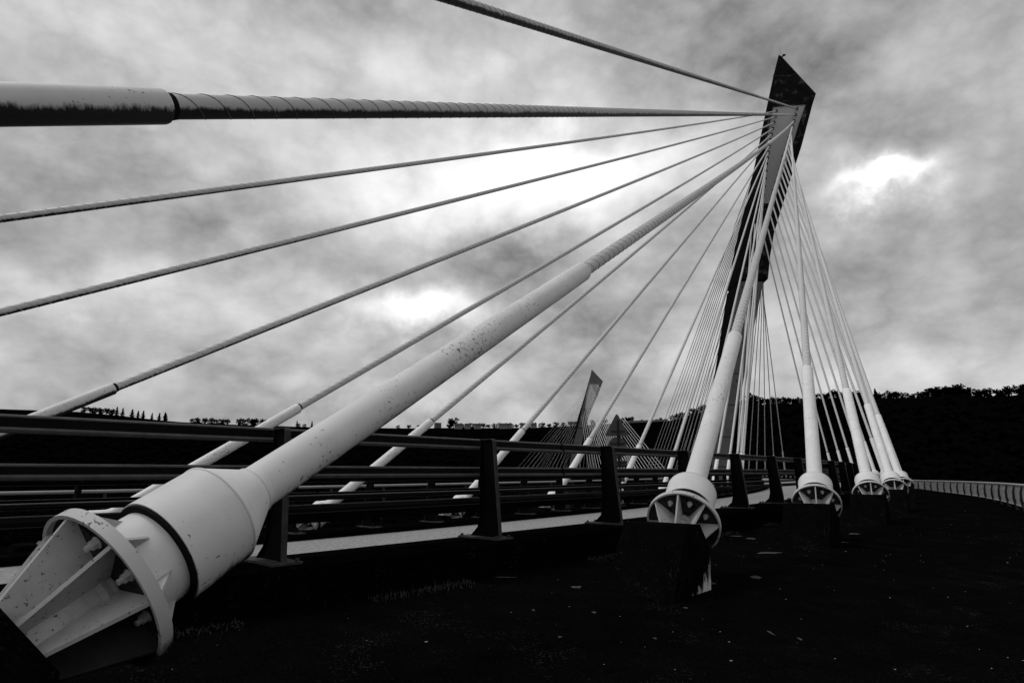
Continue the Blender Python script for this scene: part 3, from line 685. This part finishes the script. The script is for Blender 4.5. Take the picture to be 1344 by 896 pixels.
# closed canopy over both slopes: one mass
b = MB(); rnd = random.Random(5); ico = [(0, 0, 1), (.9, 0, .3), (.28, .85, .35), (-.72, .53, .3), (-.72, -.53, .3), (.28, -.85, .35), (.9, 0, -.4), (-.4, .8, -.4), (-.4, -.8, -.4)]
icf = [(0, 1, 2), (0, 2, 3), (0, 3, 4), (0, 4, 5), (0, 5, 1), (1, 6, 2), (2, 7, 3), (3, 8, 4), (3, 7, 8), (5, 6, 1), (4, 8, 5)]
for k in range(7000):
    bx, _ = bear(rnd.uniform(-250, 1500)); e, rr = ridge(bx); f = rnd.uniform(.55, .90 if rr > 700 else .955)
    if f > .93 and (bear(595)[0] < bx < bear(708)[0] or bear(818)[0] < bx < bear(886)[0]): continue
    r = rr * f; x, y = r * math.sin(bx), r * math.cos(bx); z = terr(x, y)
    if z < WL + 1: continue
    s = rnd.uniform(2.5, 5) * (.8 if rr < 600 else 1.1)
    b.add([(x + s * a * rnd.uniform(.8, 1.2), y + s * c * rnd.uniform(.8, 1.2), z + s * d * rnd.uniform(.7, 1.1)) for a, c, d in ico], icf)
o = b.build('woodland', m_leaf, None, kind='stuff'); o['label'] = 'dark closed woodland covering the valley sides'
# ------------------------------------------------------------------ houses on the ridge
def house(px, w, h, lab, gable=True, fr=.97, mt=None):
    bx, _ = bear(px); e, rr = ridge(bx); r = rr * fr; x, y = r * math.sin(bx), r * math.cos(bx); z = terr(x, y)
    root = thing('house', lab, 'house', (x, y, z), 'pale houses on the far ridge', Matrix.Rotation(-bx + random.uniform(-.3, .3), 3, 'Z'))
    MB().box(-w / 2, w / 2, -3.5, 3.5, -2, h).build('wall', mt or m_wallh, root)
    b = MB()
    if gable: b.prism([(-4, h + .01), (4, h + .01), (0, h + 2.6)], Vector((0, 1, 0)), Vector((0, 0, 1)), Vector((1, 0, 0)), (0, 0, 0), w + .6)
    else: b.box(-w / 2 - .2, w / 2 + .2, -3.7, 3.7, h + .01, h + .4)
    rf = b.build('roof', m_roof, root)
    if gable: MB().box(-.5 + w * .3, .5 + w * .3, -.5, .5, h + 1.5, h + 3.6).build('chimney', m_wallh, rf)
    for k in (-.3, .0, .3): MB().box(k * w - .5, k * w + .5, -3.56, -3.5, h * .4, h * .4 + 1.3).build('window', m_signd, root)
house(573, 9, 7, 'square grey flat-roofed building left of the tallest skyline tree', False, .985, mat('grey_render', .12, .9, .05))
HH = ['left of the hedgerow row', 'beside the tallest tree', 'with a dark roof between two hedgerow trees', 'behind the sixth stay tube', 'left of the far pylon', 'nearest the far pylon']
for px, w, t in zip((601, 613, 626, 661, 668, 689, 701), (11, 8, 9, 12, 8, 11, 8), ['pale gabled house just right of the tallest tree', 'small pale house in the first gap of the hedgerow', 'pale house right of the small one in the hedgerow', 'long pale house left of the sixth stay tube', 'small pale house beside the long one', 'pale house right of the sixth stay tube', 'small pale house left of the far pylon stays']):
    house(px, w, 4.6, t, True, .955)

# ------------------------------------------------------------------ small things on the walkway
b = MB(); rnd = random.Random(3)
for k in range(7000):
    S = rnd.uniform(1, 26); q = 4.46 + abs(rnd.gauss(0, .13)); p, th = line(S, q, -1.30 - .053 * (q - 4.44)); h = rnd.uniform(.012, .05) * (2.6 if rnd.random() < .025 else 1)
    if math.sin(S * 1.7) + math.sin(S * .63 + 1) < -.2: continue
    a = rnd.uniform(0, 6.28); w = .005; l = Vector((rnd.gauss(0, .3), rnd.gauss(0, .3), 1)).normalized() * h; c = Vector((math.cos(a) * w, math.sin(a) * w, 0))
    b.add([p - c, p + c, p + l], [(0, 1, 2)])
o = b.build('grass', m_grass, None, kind='stuff'); o['label'] = 'thin dry grass along the foot of the kerb wall'; o['category'] = 'grass'
b = MB()
for k in range(400):
    S = rnd.uniform(-3, 30); q = rnd.uniform(4.6, 10); z = -1.30 - .052 * (q - 4.44); p, th = line(S, q, z); s = rnd.uniform(.003, .010) * (2.2 if rnd.random() < .03 else 1)
    b.add([p + Vector((s * math.cos(t * 1.257) * rnd.uniform(.6, 1.3), s * math.sin(t * 1.257) * rnd.uniform(.6, 1.3), .004 + (s * .4 if t == 0 else 0))) for t in range(5)], [(0, 1, 2, 3, 4)])
o = b.build('grit', m_litter, None, kind='stuff'); o['label'] = 'scattered pale grit and crumbs on the black walkway'

b = MB(); rnd = random.Random(11)
for (px, py, w, h) in [(992, 757, 9, 1.6), (757, 770, 8, 1.5), (985, 706, 8, 1), (1003, 725, 22, .9), (965, 703, 9, .8), (935, 765, 7, 1), (1010, 665, 6, .7), (1090, 711, 26, .8), (780, 803, 4, 1), (860, 837, 3, 1), (735, 835, 3, 1), (1012, 830, 2, 2.5), (1050, 838, 2.5, 1.5), (660, 757, 20, .6), (560, 742, 24, .6), (700, 800, 2, 1), (1120, 700, 8, .6), (900, 797, 3, .8)]:
    r0 = ray(px, py)
    t = -1.40 / r0.z; p = r0 * t
    for _ in range(6):                                                    # meet the sloping walkway
        rad_ = (Vector((p.x, p.y)) - CC).length - R1; t = (-1.30 - .0520 * (rad_ - 4.44) + .004) / r0.z; p = r0 * t
    if rad_ < 4.5 or rad_ > 10: continue
    z = p.z; kx = t / F_PX; ky = kx * math.hypot(p.x, p.y) / 1.35
    ring = []
    for i in range(12):
        a = i * math.pi / 6; rr = rnd.uniform(.55, 1.15); ring.append(p + Vector((math.cos(a) * w * kx * rr, math.sin(a) * h * ky * 1.2 * rr, 0)))
    b.add(ring, [tuple(range(12))])
o = b.build('lime_patches', mat('thin_lime_wash', .06, .9, 0, 14, .9), None, kind='stuff'); o['label'] = 'thin pale lime patches washed over the black walkway'
